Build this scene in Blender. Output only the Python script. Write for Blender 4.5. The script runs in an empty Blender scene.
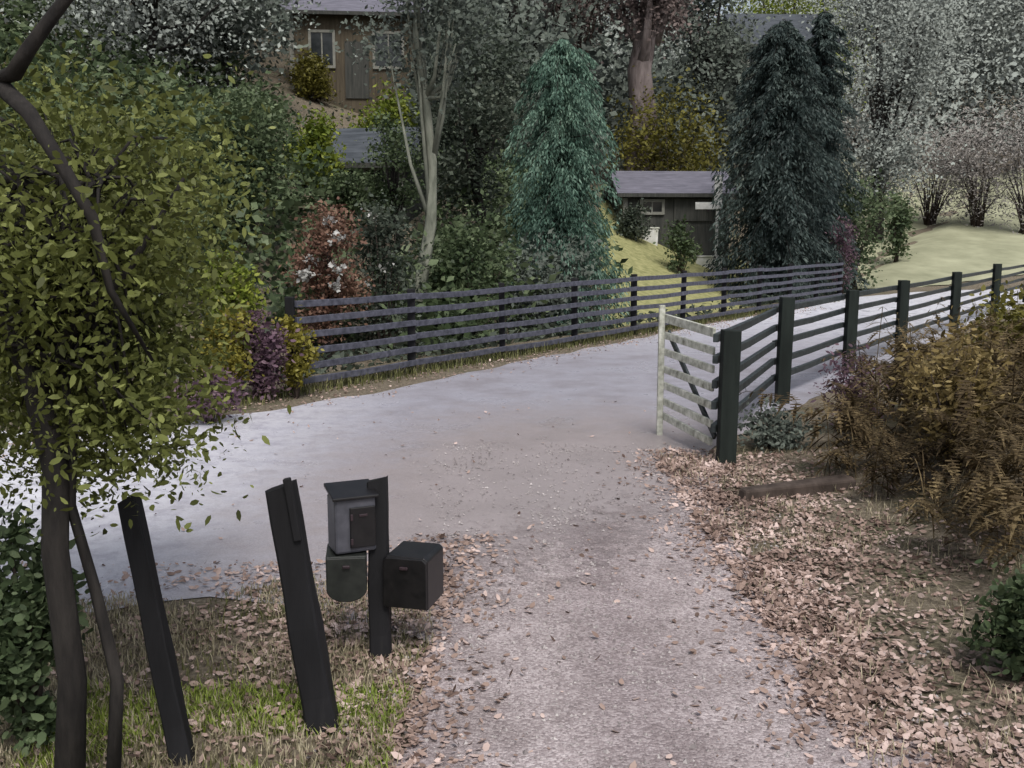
import bpy, math, random
import numpy as np
from mathutils import Vector, noise
random.seed(7); rng = np.random.default_rng(7)
S = bpy.context.scene; COL = S.collection
R = math.radians
HOR, F, CH = 236.0, 1000.0, 2.0            # horizon row, focal length in px, eye height

# ------------------------------------------------------------------ places
def at(px, py, Y): return Vector(((px-512)/F*Y, Y, CH-(py-HOR)/F*Y))
def sstep(a, b, t):
    t = min(1, max(0, (t-a)/(b-a))); return t*t*(3-2*t)
A0 = Vector((-3.25, 12.0)); A1 = Vector((10.4, 31.9))          # far fence line
dirA = (A1-A0).normalized(); nA = Vector((-dirA.y, dirA.x))
def height(x, y):
    s = (Vector((x, y))-A0).dot(nA)                             # beyond the far fence
    n = noise.noise(Vector((x*.06, y*.06, 3.1)))
    z = 0.0
    if y > 8:
        u = x/max(y, 1)
        w = 1-sstep(.20, .40, u)
        left = .40*max(0, s-2)*w + .02*max(0, s-2)
        if s > 1: left -= .5*sstep(1, 3, s)*(1-sstep(5, 10, s))
        z += left
        z += (.19*max(0, min(y, 62)-39)+max(0, y-62)*.34)*sstep(.2, .34, u)
        z += n*1.2*sstep(6, 25, s)
        z += .03*noise.noise(Vector((x*.7, y*.7, 0)))*sstep(1, 3, s)
    # bank to the right of the drive
    z += .35*sstep(2.3, 4.6, x - .0*y)*(1-sstep(9, 12, y))
    # left verge near the posts
    if False: z += .06*sstep(.4, 1.5, -x)*(1-sstep(4.2, 5.6, y))
    if x < -12: z += .2*(-x-12)
    return z

# ------------------------------------------------------------------ object helpers
def tag(o, label=None, cat=None, group=None, kind=None):
    if label: o['label'] = label
    if cat: o['category'] = cat
    if group: o['group'] = group
    if kind: o['kind'] = kind
    return o
def empty(name, loc, label, cat, group=None, rz=0):
    o = bpy.data.objects.new(name, None); COL.objects.link(o)
    o.location = loc; o.rotation_euler = (0, 0, rz); o.empty_display_size = .1
    return tag(o, label, cat, group)
class MB:
    def __init__(s): s.v = []; s.f = []
    def add(s, vs, fs):
        k = len(s.v); s.v += [tuple(v) for v in vs]; s.f += [tuple(i+k for i in f) for f in fs]
    def box(s, c, d, u=None, jit=0):
        """c centre, d full sizes, u optional 3 axes"""
        ax = u or (Vector((1,0,0)), Vector((0,1,0)), Vector((0,0,1)))
        c = Vector(c); vs = []
        for i in (-1,1):
            for j in (-1,1):
                for k in (-1,1):
                    vs.append(c+ax[0]*(i*d[0]/2)+ax[1]*(j*d[1]/2)+ax[2]*(k*d[2]/2)+Vector([random.uniform(-jit,jit) for _ in range(3)]))
        s.add(vs, [(0,1,3,2),(4,6,7,5),(0,4,5,1),(2,3,7,6),(0,2,6,4),(1,5,7,3)])
    def bar(s, a, b, w, h, jit=0):
        a = Vector(a); b = Vector(b); x = (b-a); L = x.length; x.normalize()
        up = Vector((0,0,1)) if abs(x.z) < .9 else Vector((0,1,0))
        y = up.cross(x).normalized(); z = x.cross(y)
        s.box((a+b)/2, (L, w, h), (x, y, z), jit)
    def tube(s, pts, rs, n=8, cap=True):
        pts = [Vector(p) for p in pts]; k = len(s.v); prev = None
        for i, p in enumerate(pts):
            t = (pts[min(i+1, len(pts)-1)]-pts[max(i-1, 0)]).normalized()
            if prev is None:
                prev = t.cross(Vector((0,0,1)) if abs(t.z) < .9 else Vector((1,0,0))).normalized()
            prev = (prev-t*prev.dot(t)).normalized(); b = t.cross(prev)
            for j in range(n):
                a = 2*math.pi*j/n
                s.v.append(tuple(p+(prev*math.cos(a)+b*math.sin(a))*rs[i]*(1+.12*math.sin(3*a+i))))
        for i in range(len(pts)-1):
            for j in range(n):
                s.f.append((k+i*n+j, k+i*n+(j+1)%n, k+(i+1)*n+(j+1)%n, k+(i+1)*n+j))
        if cap:
            s.f.append(tuple(k+j for j in range(n))[::-1]); e = k+(len(pts)-1)*n
            s.f.append(tuple(e+j for j in range(n)))
    def build(s, name, mat, parent=None, bevel=0, smooth=False):
        me = bpy.data.meshes.new(name); me.from_pydata(s.v, [], s.f); me.update()
        me.materials.append(mat)
        if smooth: me.polygons.foreach_set('use_smooth', [True]*len(me.polygons))
        o = bpy.data.objects.new(name, me); COL.objects.link(o)
        if parent: o.parent = parent
        if bevel:
            m = o.modifiers.new('bevel', 'BEVEL'); m.width = bevel; m.segments = 2; m.limit_method = 'ANGLE'
        return o
def quads(name, V, mat, parent=None, nv=4):
    nv = V.shape[1]
    """V: (n, nv, 3) array of separate faces"""
    n = V.shape[0]; me = bpy.data.meshes.new(name)
    me.vertices.add(n*nv); me.vertices.foreach_set('co', V.reshape(-1).astype(np.float32))
    me.loops.add(n*nv); me.loops.foreach_set('vertex_index', np.arange(n*nv, dtype=np.int32))
    me.polygons.add(n); me.polygons.foreach_set('loop_start', np.arange(0, n*nv, nv, dtype=np.int32))
    me.update(calc_edges=True); me.materials.append(mat)
    o = bpy.data.objects.new(name, me); COL.objects.link(o)
    if parent: o.parent = parent
    return o
def leafcards(P, size, aspect=.6, D=None, droop=0., var=.4, upbias=0., hexa=False):
    """leaf-shaped quads at points P; D optional axis directions"""
    n = len(P)
    if D is None:
        D = rng.normal(size=(n, 3)); D[:, 2] = D[:, 2]*.7-droop
    D = D/np.maximum(1e-6, np.linalg.norm(D, axis=1))[:, None]
    q = rng.normal(size=(n, 3)); q[:, 2] += upbias
    W = np.cross(D, q); W /= np.maximum(1e-6, np.linalg.norm(W, axis=1))[:, None]
    N = np.cross(D, W)
    L = size*(1+var*rng.uniform(-1, 1, n))[:, None]
    a = P; m1 = P+D*L*.45+W*L*aspect*.5+N*L*.08; m2 = P+D*L*.45-W*L*aspect*.5+N*L*.08; e = P+D*L
    if hexa:   # pointed oval leaf, folded a little along the midrib and curling at the tip
        h = L*aspect*.5; c = rng.uniform(-.12, .22, n)[:, None]*L
        p1 = P+D*L*.22+W*h*.8+N*L*.07; p2 = P+D*L*.62+W*h*.85+N*(L*.07+c*.5); e = P+D*L+N*c
        p3 = P+D*L*.62-W*h*.85+N*(L*.07+c*.5); p4 = P+D*L*.22-W*h*.8+N*L*.07
        return np.stack([a, p1, p2, e, p3, p4], 1)
    return np.stack([a, m1, e, m2], 1)

# ------------------------------------------------------------------ materials
def new_mat(name):
    m = bpy.data.materials.new(name); m.use_nodes = True
    nt = m.node_tree; return m, nt, nt.nodes, nt.links, nt.nodes['Principled BSDF']
def ramp(ns, stops):
    r = ns.new('ShaderNodeValToRGB'); e = r.color_ramp.elements
    while len(e) < len(stops): e.new(.5)
    for i, (p, c) in enumerate(stops):
        e[i].position = p; e[i].color = (*c, 1)
    return r
def noise_n(ns, ln, scale, detail=6, rough=.6, co='Object'):
    t = ns.new('ShaderNodeTexCoord'); n = ns.new('ShaderNodeTexNoise')
    n.inputs['Scale'].default_value = scale; n.inputs['Detail'].default_value = detail; n.inputs['Roughness'].default_value = rough
    ln.new(t.outputs[co], n.inputs['Vector']); return n
def bump(ns, ln, src, b, strength=.5, dist=.02):
    k = ns.new('ShaderNodeBump'); k.inputs['Strength'].default_value = strength; k.inputs['Distance'].default_value = dist
    ln.new(src, k.inputs['Height']); ln.new(k.outputs[0], b.inputs['Normal'])
def surf(name, stops, scale=6, rough=.8, bstr=.4, bdist=.02, stretch=None, spec=.3):
    m, nt, ns, ln, b = new_mat(name)
    n = noise_n(ns, ln, scale)
    if stretch:
        t = ns.new('ShaderNodeMapping'); t.inputs['Scale'].default_value = stretch
        tc = ns.new('ShaderNodeTexCoord'); ln.new(tc.outputs['Object'], t.inputs[0]); ln.new(t.outputs[0], n.inputs['Vector'])
    r = ramp(ns, stops); ln.new(n.outputs[0], r.inputs[0]); ln.new(r.outputs[0], b.inputs['Base Color'])
    b.inputs['Roughness'].default_value = rough; b.inputs['Specular IOR Level'].default_value = spec
    if bstr: bump(ns, ln, n.outputs[0], b, bstr, bdist)
    return m
def foliage(name, cols, rough=.55, trans=.25, clump=.8, soft=False):
    """cols: dark, mid, light; per-leaf random plus clump noise"""
    m, nt, ns, ln, b = new_mat(name)
    g = ns.new('ShaderNodeNewGeometry'); n = noise_n(ns, ln, clump, 3)
    mx = ns.new('ShaderNodeMath'); mx.operation = 'MULTIPLY_ADD'; mx.inputs[1].default_value = .5
    ln.new(g.outputs['Random Per Island'], mx.inputs[0])
    m2 = ns.new('ShaderNodeMath'); m2.operation = 'MULTIPLY_ADD'; m2.inputs[1].default_value = 1.5; m2.inputs[2].default_value = -.5
    ln.new(n.outputs[0], m2.inputs[0]); ln.new(m2.outputs[0], mx.inputs[2])
    r = ramp(ns, [(.05, cols[0]), (.5, cols[1]), (.95, cols[2])]); ln.new(mx.outputs[0], r.inputs[0])
    ln.new(r.outputs[0], b.inputs['Base Color']); b.inputs['Roughness'].default_value = rough
    b.inputs['Specular IOR Level'].default_value = .25
    if soft:   # bend the leaf normals upwards so that a distant crown shades as one soft mass
        va = ns.new('ShaderNodeVectorMath'); va.operation = 'MULTIPLY_ADD'; va.inputs[1].default_value = (.45,.45,.45); va.inputs[2].default_value = (0,-.35,.75)
        ln.new(g.outputs['Normal'], va.inputs[0]); vn = ns.new('ShaderNodeVectorMath'); vn.operation = 'NORMALIZE'; ln.new(va.outputs[0], vn.inputs[0]); ln.new(vn.outputs[0], b.inputs['Normal'])
        mx.inputs[1].default_value = .3
    if trans:
        t = ns.new('ShaderNodeBsdfTranslucent'); ln.new(r.outputs[0], t.inputs[0])
        s = ns.new('ShaderNodeMixShader'); s.inputs[0].default_value = trans
        ln.new(b.outputs[0], s.inputs[1]); ln.new(t.outputs[0], s.inputs[2])
        ln.new(s.outputs[0], ns['Material Output'].inputs[0])
    return m
M = {}
M['bark'] = surf('bark', [(.3,(.008,.007,.007)),(.7,(.033,.029,.026))], 14, .9, .8, .02, (1,1,.25))
M['bark_pale'] = surf('bark_pale', [(.3,(.10,.11,.085)),(.7,(.26,.27,.22))], 10, .9, .5, .01, (1,1,.3))
M['bark_brown'] = surf('bark_brown', [(.3,(.03,.022,.018)),(.7,(.09,.07,.06))], 10, .9, .6, .02, (1,1,.3))
M['bark_rose'] = surf('rosy_brown_bark', [(.3,(.097,.077,.072)),(.7,(.262,.220,.214))], 6, .9, .8, .04, (1,1,.2))
M['post_dark'] = surf('post_dark', [(.0,(.001,.001,.001)),(.3,(.003,.003,.004)),(.62,(.010,.010,.012)),(.8,(.027,.027,.026))], 9, .75, .6, .008, (1,1,.12))
M['fence_post'] = surf('fence_post_wood', [(.3,(.004,.007,.006)),(.75,(.020,.028,.024))], 9, .8, .5, .008, (1,1,.12))
M['rail_grey'] = surf('rail_weathered', [(.3,(.031,.033,.046)),(.7,(.105,.108,.140))], 12, .6, .4, .006)
M['rail_dark'] = surf('rail_dark', [(.3,(.012,.016,.018)),(.7,(.060,.072,.075))], 12, .5, .4, .006)
M['rail_pale'] = surf('rail_pale', [(.28,(.163,.163,.132)),(.5,(.450,.463,.396)),(.75,(.750,.750,.696))], 14, .6, .4, .006)
M['wall_brown'] = surf('timber_wall', [(.3,(.046,.037,.026)),(.7,(.108,.089,.060))], 3, .85, .4, .02, (5,5,.4))
M['roof_lilac'] = surf('slate_roof', [(.3,(.090,.090,.113)),(.7,(.171,.167,.207))], 3, .7, .5, .03, (.6,.6,6))
M['roof_blue'] = surf('dark_slate_roof', [(.3,(.03,.037,.045)),(.7,(.08,.09,.105))], 3, .7, .5, .03, (.6,.6,6))
M['trim_pale'] = surf('pale_trim', [(.3,(.154,.154,.133)),(.7,(.238,.238,.210))], 5, .7, .2)
M['white_paint'] = surf('white_paint', [(.3,(.45,.46,.45)),(.7,(.72,.72,.70))], 5, .6, .2)
M['white_wall'] = surf('dirty_white_render', [(.3,(.420,.434,.350)),(.7,(.750,.750,.750))], 3, .8, .4)
M['wall_dark'] = surf('dark_boards', [(.3,(.028,.031,.028)),(.7,(.070,.070,.063))], 3, .85, .4, .02, (5,5,.4))
m, nt, ns, ln, b = new_mat('window_glass'); b.inputs['Base Color'].default_value = (.012,.015,.016,1); b.inputs['Roughness'].default_value = .08; M['glass'] = m
nz = noise_n(ns, ln, 2.); bump(ns, ln, nz.outputs[0], b, .05)
M['box_black'] = surf('black_enamel', [(.35,(.003,.003,.004)),(.7,(.011,.010,.011))], 18, .42, .15, .003, spec=.5)
M['box_green'] = surf('dark_green_enamel', [(.35,(.008,.010,.009)),(.7,(.022,.025,.022))], 18, .5, .15, .003, spec=.5)
M['box_grey'] = surf('grey_enamel', [(.3,(.044,.046,.058)),(.7,(.088,.090,.110))], 14, .45, .15, .003, spec=.5)
M['rust_metal'] = surf('purplish_metal', [(.3,(.018,.011,.015)),(.7,(.042,.024,.030))], 14, .5, .15, .003, spec=.5)

# ground: brown litter soil with grass
m, nt, ns, ln, b = new_mat('ground_soil')
n1 = noise_n(ns, ln, 24, 8, .7); r1 = ramp(ns, [(.3,(.06,.05,.038)),(.5,(.16,.135,.10)),(.72,(.30,.26,.20))]); ln.new(n1.outputs[0], r1.inputs[0])
n2 = noise_n(ns, ln, 1.1, 5, .6); r2 = ramp(ns, [(.52,(0,0,0)),(.70,(.8,.8,.8))]); ln.new(n2.outputs[0], r2.inputs[0])
n3 = noise_n(ns, ln, 40, 4, .7); r3 = ramp(ns, [(.3,(.02,.03,.012)),(.7,(.10,.115,.05))]); ln.new(n3.outputs[0], r3.inputs[0])
mx = ns.new('ShaderNodeMixRGB'); ln.new(r2.outputs[0], mx.inputs[0]); ln.new(r1.outputs[0], mx.inputs[1]); ln.new(r3.outputs[0], mx.inputs[2])
ln.new(mx.outputs[0], b.inputs['Base Color']); b.inputs['Roughness'].default_value = .95; b.inputs['Specular IOR Level'].default_value = .2
bump(ns, ln, n1.outputs[0], b, .9, .03); M['ground'] = m
# wet lane; bright sheen painted into the colour at far left and far end
m, nt, ns, ln, b = new_mat('wet_asphalt')
n1 = noise_n(ns, ln, 90, 6, .7); n2 = noise_n(ns, ln, 1.3, 5, .6)
r1 = ramp(ns, [(.3,(.20,.197,.225)),(.5,(.33,.325,.365)),(.7,(.47,.465,.51))]); ln.new(n1.outputs[0], r1.inputs[0])
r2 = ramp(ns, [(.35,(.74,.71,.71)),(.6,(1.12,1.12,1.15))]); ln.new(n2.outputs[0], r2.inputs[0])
mx = ns.new('ShaderNodeMixRGB'); mx.blend_type = 'MULTIPLY'; mx.inputs[0].default_value = 1; ln.new(r1.outputs[0], mx.inputs[1]); ln.new(r2.outputs[0], mx.inputs[2])
tc = ns.new('ShaderNodeTexCoord'); sb = ns.new('ShaderNodeVectorMath'); sb.operation = 'MULTIPLY_ADD'; sb.inputs[1].default_value = (1,.62,0); sb.inputs[2].default_value = (-.75,-4.6,0)
ln.new(tc.outputs['Object'], sb.inputs[0]); le = ns.new('ShaderNodeVectorMath'); le.operation = 'LENGTH'; ln.new(sb.outputs[0], le.inputs[0])
nb_ = noise_n(ns, ln, 3.5, 6, .75); ad = ns.new('ShaderNodeMath'); ad.operation = 'MULTIPLY_ADD'; ad.inputs[1].default_value = 2.2; ln.new(nb_.outputs[0], ad.inputs[0]); ln.new(le.outputs[1], ad.inputs[2])
mr = ns.new('ShaderNodeMapRange'); mr.inputs[1].default_value = 2.8; mr.inputs[2].default_value = 4.3; mr.inputs[3].default_value = 1; mr.inputs[4].default_value = 0; ln.new(ad.outputs[0], mr.inputs[0])
r4 = ramp(ns, [(.3,(.235,.205,.208)),(.7,(.37,.33,.335))]); ln.new(n1.outputs[0], r4.inputs[0])
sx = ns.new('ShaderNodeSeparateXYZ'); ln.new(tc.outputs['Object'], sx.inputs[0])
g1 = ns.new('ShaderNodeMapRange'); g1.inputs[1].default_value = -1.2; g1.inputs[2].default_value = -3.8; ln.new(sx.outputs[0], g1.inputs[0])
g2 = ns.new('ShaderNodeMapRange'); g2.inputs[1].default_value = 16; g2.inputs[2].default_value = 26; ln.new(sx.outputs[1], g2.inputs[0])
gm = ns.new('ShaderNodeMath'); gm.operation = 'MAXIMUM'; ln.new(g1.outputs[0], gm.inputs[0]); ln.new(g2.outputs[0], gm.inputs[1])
nw = noise_n(ns, ln, 5, 8, .75); rw = ramp(ns, [(.40,(.48,.48,.55)),(.54,(.75,.76,.82))]); ln.new(nw.outputs[0], rw.inputs[0])  # pale bluish colour standing in for sky sheen on the wet surface
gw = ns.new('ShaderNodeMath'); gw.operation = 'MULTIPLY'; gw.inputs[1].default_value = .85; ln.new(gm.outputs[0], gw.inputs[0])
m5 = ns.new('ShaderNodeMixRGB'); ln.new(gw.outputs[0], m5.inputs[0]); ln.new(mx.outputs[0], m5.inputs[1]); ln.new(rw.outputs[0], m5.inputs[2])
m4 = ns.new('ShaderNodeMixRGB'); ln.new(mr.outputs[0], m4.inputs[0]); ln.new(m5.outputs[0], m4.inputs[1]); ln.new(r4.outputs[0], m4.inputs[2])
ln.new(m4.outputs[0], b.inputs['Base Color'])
r3 = ramp(ns, [(.38,(.50,.50,.50)),(.62,(.27,.27,.27))]); ln.new(n2.outputs[0], r3.inputs[0]); ln.new(r3.outputs[0], b.inputs['Roughness'])
bump(ns, ln, n1.outputs[0], b, .35, .006); M['road'] = m
# gravel drive
m, nt, ns, ln, b = new_mat('gravel_drive')
tc = ns.new('ShaderNodeTexCoord'); vo = ns.new('ShaderNodeTexVoronoi'); vo.inputs['Scale'].default_value = 85; ln.new(tc.outputs['Object'], vo.inputs['Vector'])
n2 = noise_n(ns, ln, 2.2, 6, .65); n1 = noise_n(ns, ln, 120, 4, .7)
sep = ns.new('ShaderNodeSeparateColor'); ln.new(vo.outputs['Color'], sep.inputs[0])
r1 = ramp(ns, [(.0,(.21,.18,.184)),(.5,(.32,.28,.285)),(1,(.45,.41,.415))]); ln.new(sep.outputs[0], r1.inputs[0])
r2 = ramp(ns, [(.33,(.70,.67,.66)),(.62,(1.08,1.06,1.06))]); ln.new(n2.outputs[0], r2.inputs[0])
mx = ns.new('ShaderNodeMixRGB'); mx.blend_type = 'MULTIPLY'; mx.inputs[0].default_value = 1; ln.new(r1.outputs[0], mx.inputs[1]); ln.new(r2.outputs[0], mx.inputs[2])
sx = ns.new('ShaderNodeSeparateXYZ'); ln.new(tc.outputs['Object'], sx.inputs[0])
nt_ = noise_n(ns, ln, .9, 3); wv = ns.new('ShaderNodeMath'); wv.operation = 'MULTIPLY_ADD'; wv.inputs[1].default_value = .5; ln.new(nt_.outputs[0], wv.inputs[0]); ln.new(sx.outputs[0], wv.inputs[2])
sn = ns.new('ShaderNodeMath'); sn.operation = 'MULTIPLY'; sn.inputs[1].default_value = 6.0; ln.new(wv.outputs[0], sn.inputs[0])
si = ns.new('ShaderNodeMath'); si.operation = 'SINE'; ln.new(sn.outputs[0], si.inputs[0])
tr_ = ramp(ns, [(.0,(.84,.82,.83)),(.75,(1.04,1.04,1.04))]); mp = ns.new('ShaderNodeMapRange'); mp.inputs[1].default_value = -1; mp.inputs[2].default_value = 1; ln.new(si.outputs[0], mp.inputs[0]); ln.new(mp.outputs[0], tr_.inputs[0])
m6 = ns.new('ShaderNodeMixRGB'); m6.blend_type = 'MULTIPLY'; m6.inputs[0].default_value = .8; ln.new(mx.outputs[0], m6.inputs[1]); ln.new(tr_.outputs[0], m6.inputs[2])
ln.new(m6.outputs[0], b.inputs['Base Color']); b.inputs['Roughness'].default_value = .8
fe = ns.new('ShaderNodeTexNoise'); fe.inputs['Scale'].default_value = 6; fe.inputs['Detail'].default_value = 10; fe.inputs['Roughness'].default_value = .8; ln.new(tc.outputs['Object'], fe.inputs['Vector'])
# diagonal front: y - .75*x so it follows the lane
dg = ns.new('ShaderNodeMath'); dg.operation = 'MULTIPLY_ADD'; dg.inputs[1].default_value = -.75; ln.new(sx.outputs[0], dg.inputs[0]); ln.new(sx.outputs[1], dg.inputs[2])
fa = ns.new('ShaderNodeMath'); fa.operation = 'MULTIPLY_ADD'; fa.inputs[1].default_value = 5.5; ln.new(fe.outputs[0], fa.inputs[0]); ln.new(dg.outputs[0], fa.inputs[2])
fm = ns.new('ShaderNodeMapRange'); fm.inputs[1].default_value = 8.2; fm.inputs[2].default_value = 9.6; ln.new(fa.outputs[0], fm.inputs[0])
tb = ns.new('ShaderNodeBsdfTransparent'); ms_ = ns.new('ShaderNodeMixShader'); ln.new(fm.outputs[0], ms_.inputs[0]); ln.new(b.outputs[0], ms_.inputs[1]); ln.new(tb.outputs[0], ms_.inputs[2]); ln.new(ms_.outputs[0], ns['Material Output'].inputs[0])
inv = ns.new('ShaderNodeMath'); inv.operation = 'SUBTRACT'; inv.inputs[0].default_value = 1; ln.new(vo.outputs['Distance'], inv.inputs[1])
bump(ns, ln, inv.outputs[0], b, .6, .008); M['gravel'] = m
M['lawn'] = surf('pale_lawn', [(.3,(.161,.168,.068)),(.7,(.345,.336,.160))], 5, .9, .6, .03)
M['field'] = surf('pale_field', [(.3,(.215,.222,.142)),(.7,(.381,.386,.262))], .6, .9, .5, .03)

f = foliage
M['olive'] = f('olive_leaves', [(.027,.031,.010),(.113,.131,.033),(.281,.312,.102)], clump=1.6, trans=.3)
M['lime'] = f('lime_leaves', [(.070,.105,.012),(.176,.222,.030),(.328,.351,.070)])
M['yellow'] = f('yellow_leaves', [(.094,.083,.010),(.208,.187,.031),(.333,.302,.083)])
M['dark'] = f('dark_leaves', [(.018,.026,.018),(.060,.078,.057),(.165,.188,.143)])
M['mid'] = f('mid_green_leaves', [(.022,.037,.018),(.080,.115,.054),(.208,.256,.144)])
M['teal'] = f('blue_green_needles', [(.023,.052,.040),(.100,.182,.137),(.263,.386,.297)], clump=.5)
M['slate'] = f('dark_slate_needles', [(.013,.022,.022),(.043,.063,.059),(.119,.157,.141)], clump=.5)
M['russet'] = f('russet_leaves', [(.073,.056,.051),(.220,.173,.162),(.412,.339,.314)], clump=.5, soft=True)
M['red'] = f('dark_red_leaves', [(.063,.032,.024),(.186,.103,.073),(.329,.224,.154)])
M['purple'] = f('purplish_leaves', [(.056,.029,.045),(.144,.088,.120),(.272,.192,.208)])
M['ochre'] = f('ochre_olive_leaves', [(.040,.035,.007),(.128,.120,.022),(.239,.223,.054)], clump=.5)
M['hazegreen'] = f('hazed_green_leaves', [(.239,.265,.243),(.302,.333,.302),(.401,.432,.395)], clump=.12, trans=.05, soft=True)  # distance haze painted in by paling the leaf colour
M['hazegrey'] = f('hazed_grey_twigs', [(.127,.132,.122),(.162,.169,.155),(.206,.216,.199)], clump=.2, trans=.05, soft=True)  # twig colour paled to carry painted haze
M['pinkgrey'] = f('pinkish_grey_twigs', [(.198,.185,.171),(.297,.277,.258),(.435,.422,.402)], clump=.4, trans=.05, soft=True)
M['greygreen'] = f('mid_grey_green', [(.073,.089,.076),(.137,.163,.137),(.257,.289,.246)], clump=.3, soft=True)
M['blossom'] = f('white_blossom', [(.35,.35,.33),(.5,.5,.48),(.7,.7,.7)])
M['bracken'] = f('dead_bracken', [(.028,.018,.010),(.105,.076,.038),(.287,.220,.113)], clump=1.2, rough=.8)
M['bracken_gold'] = f('golden_bracken', [(.074,.056,.019),(.232,.175,.069),(.441,.362,.188)], clump=1.2, rough=.8)
M['litter'] = f('fallen_leaves', [(.085,.055,.045),(.308,.222,.186),(.647,.516,.476)], clump=2, rough=.7, trans=.05)
M['grass'] = f('grass_blades', [(.035,.04,.014),(.13,.14,.05),(.26,.25,.12)], clump=1.5)
M['grass_pale'] = f('dry_grass_blades', [(.120,.105,.067),(.329,.292,.194),(.568,.508,.374)], clump=1.5)
M['grass_green'] = f('fresh_grass_blades', [(.065,.096,.016),(.195,.259,.042),(.338,.410,.094)], clump=1.5)

# ------------------------------------------------------------------ ground, lane, drive
def grid_mesh(name, xs, ys, mat):
    v = [(x, y, height(x, y)) for y in ys for x in xs]; nx = len(xs)
    fc = [(j*nx+i, j*nx+i+1, (j+1)*nx+i+1, (j+1)*nx+i) for j in range(len(ys)-1) for i in range(nx-1)]
    mb = MB(); mb.v = v; mb.f = fc; return mb.build(name, mat, smooth=True)
def spaced(a, b, n, p): # denser near zero
    return [(-1 if t < 0 else 1)*abs(t)**p*(b if t > 0 else -a) for t in np.linspace(-1, 1, n)]
gx = spaced(-260, 300, 171, 2.2); gy = [-30, -15, -8, -4]+[-2+t for t in np.linspace(0, 1, 170)**2.0*420]
tag(grid_mesh('ground', gx, gy, M['ground']), kind='structure')
B0 = Vector((1.9, 8.7))
laneL = [(-30,5.5),(-16,8.4),(-9,9.4),(-5.6,10.0),(-3.6,10.6),(-2.2,12.1),(-.4,15.0),(2.9,20.3),(6.3,25.5),(10.2,31.8),(14.5,36.2),(22,40),(40,44),(70,47)]
laneR = [(-30,.3),(-16,2.6),(-9,4.1),(-5.6,4.8),(-2.9,5.25),(-1.2,5.2),(.2,4.7),(1.35,5.4),(1.6,7.4),(1.85,9.1),(2.45,10.3),(5.0,14.2),(8.7,20),(12.5,26),(17,31.5),(25,35),(40,38),(70,41)]
def polyline(pts, n):
    P = [Vector(p) for p in pts]; L = [0]
    for a, b_ in zip(P, P[1:]): L.append(L[-1]+(b_-a).length)
    out = []
    for k in range(n):
        t = L[-1]*(k/(n-1)); i = max(j for j in range(len(P)-1) if L[j] <= t+1e-9)
        out.append(P[i].lerp(P[i+1], (t-L[i])/(L[i+1]-L[i])))
    return out
def strip(name, Lp, Rp, mat, n=220, w=10, lift=.008, wob=.10, zfun=None):
    a = polyline(Lp, n); c = polyline(Rp, n); mb = MB(); vs = []
    for i in range(n):
        d = (a[i]-c[i]).normalized()
        p = a[i]+d*wob*noise.noise(Vector((i*.35, 1.7, 0))); q = c[i]-d*wob*(noise.noise(Vector((i*.35, 9.7, 0)))+.4*noise.noise(Vector((i*1.3, 4.7, 0))))
        for j in range(w+1):
            r = p.lerp(q, j/w); vs.append((r.x, r.y, max(height(r.x, r.y), 0)+lift))
    fs = [(i*(w+1)+j, (i+1)*(w+1)+j, (i+1)*(w+1)+j+1, i*(w+1)+j+1) for i in range(n-1) for j in range(w)]
    mb.add(vs, fs); o = mb.build(name, mat, smooth=True)
    me = o.data
    if me.polygons[0].normal.z < 0: me.flip_normals()
    return o
tag(strip('drive', [(-.9,-6),(-.62,1),(-.48,3.6),(-.45,4.6),(-.75,5.6),(-.75,7.2),(-.55,8.6),(.2,10.4)], [(2.0,-6),(1.9,1),(1.55,3.6),(1.42,5.5),(1.5,7),(1.62,8.4),(1.75,9.3),(2.1,10.8)], M['gravel'], 160, 14, .012, .16), kind='structure')
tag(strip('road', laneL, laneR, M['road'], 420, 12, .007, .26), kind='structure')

# lawn, field as sheets following the terrain
def patch(name, pts, mat, lift=.03, res=14):
    # pts: 4 corners in plan
    p = [Vector(q) for q in pts]; mb = MB(); vs = []
    for i in range(res+1):
        for j in range(res+1):
            r = p[0].lerp(p[1], i/res).lerp(p[3].lerp(p[2], i/res), j/res)
            r += Vector((noise.noise(Vector((r.x, r.y, 5))), noise.noise(Vector((r.x, r.y, 8)))))*.35
            vs.append((r.x, r.y, height(r.x, r.y)+lift))
    mb.add(vs, [(i*(res+1)+j, i*(res+1)+j+1, (i+1)*(res+1)+j+1, (i+1)*(res+1)+j) for i in range(res) for j in range(res)])
    o = mb.build(name, mat, smooth=True)
    if o.data.polygons[0].normal.z < 0: o.data.flip_normals()
    return tag(o, kind='structure')
patch('lawn', [(2.2,23.2),(8.2,32.3),(9.2,40),(3.4,40)], M['lawn'], .05, 24)
patch('field', [(11.5,37.0),(26,43.5),(50,68),(17,68)], M['field'], .04, 24)

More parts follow.
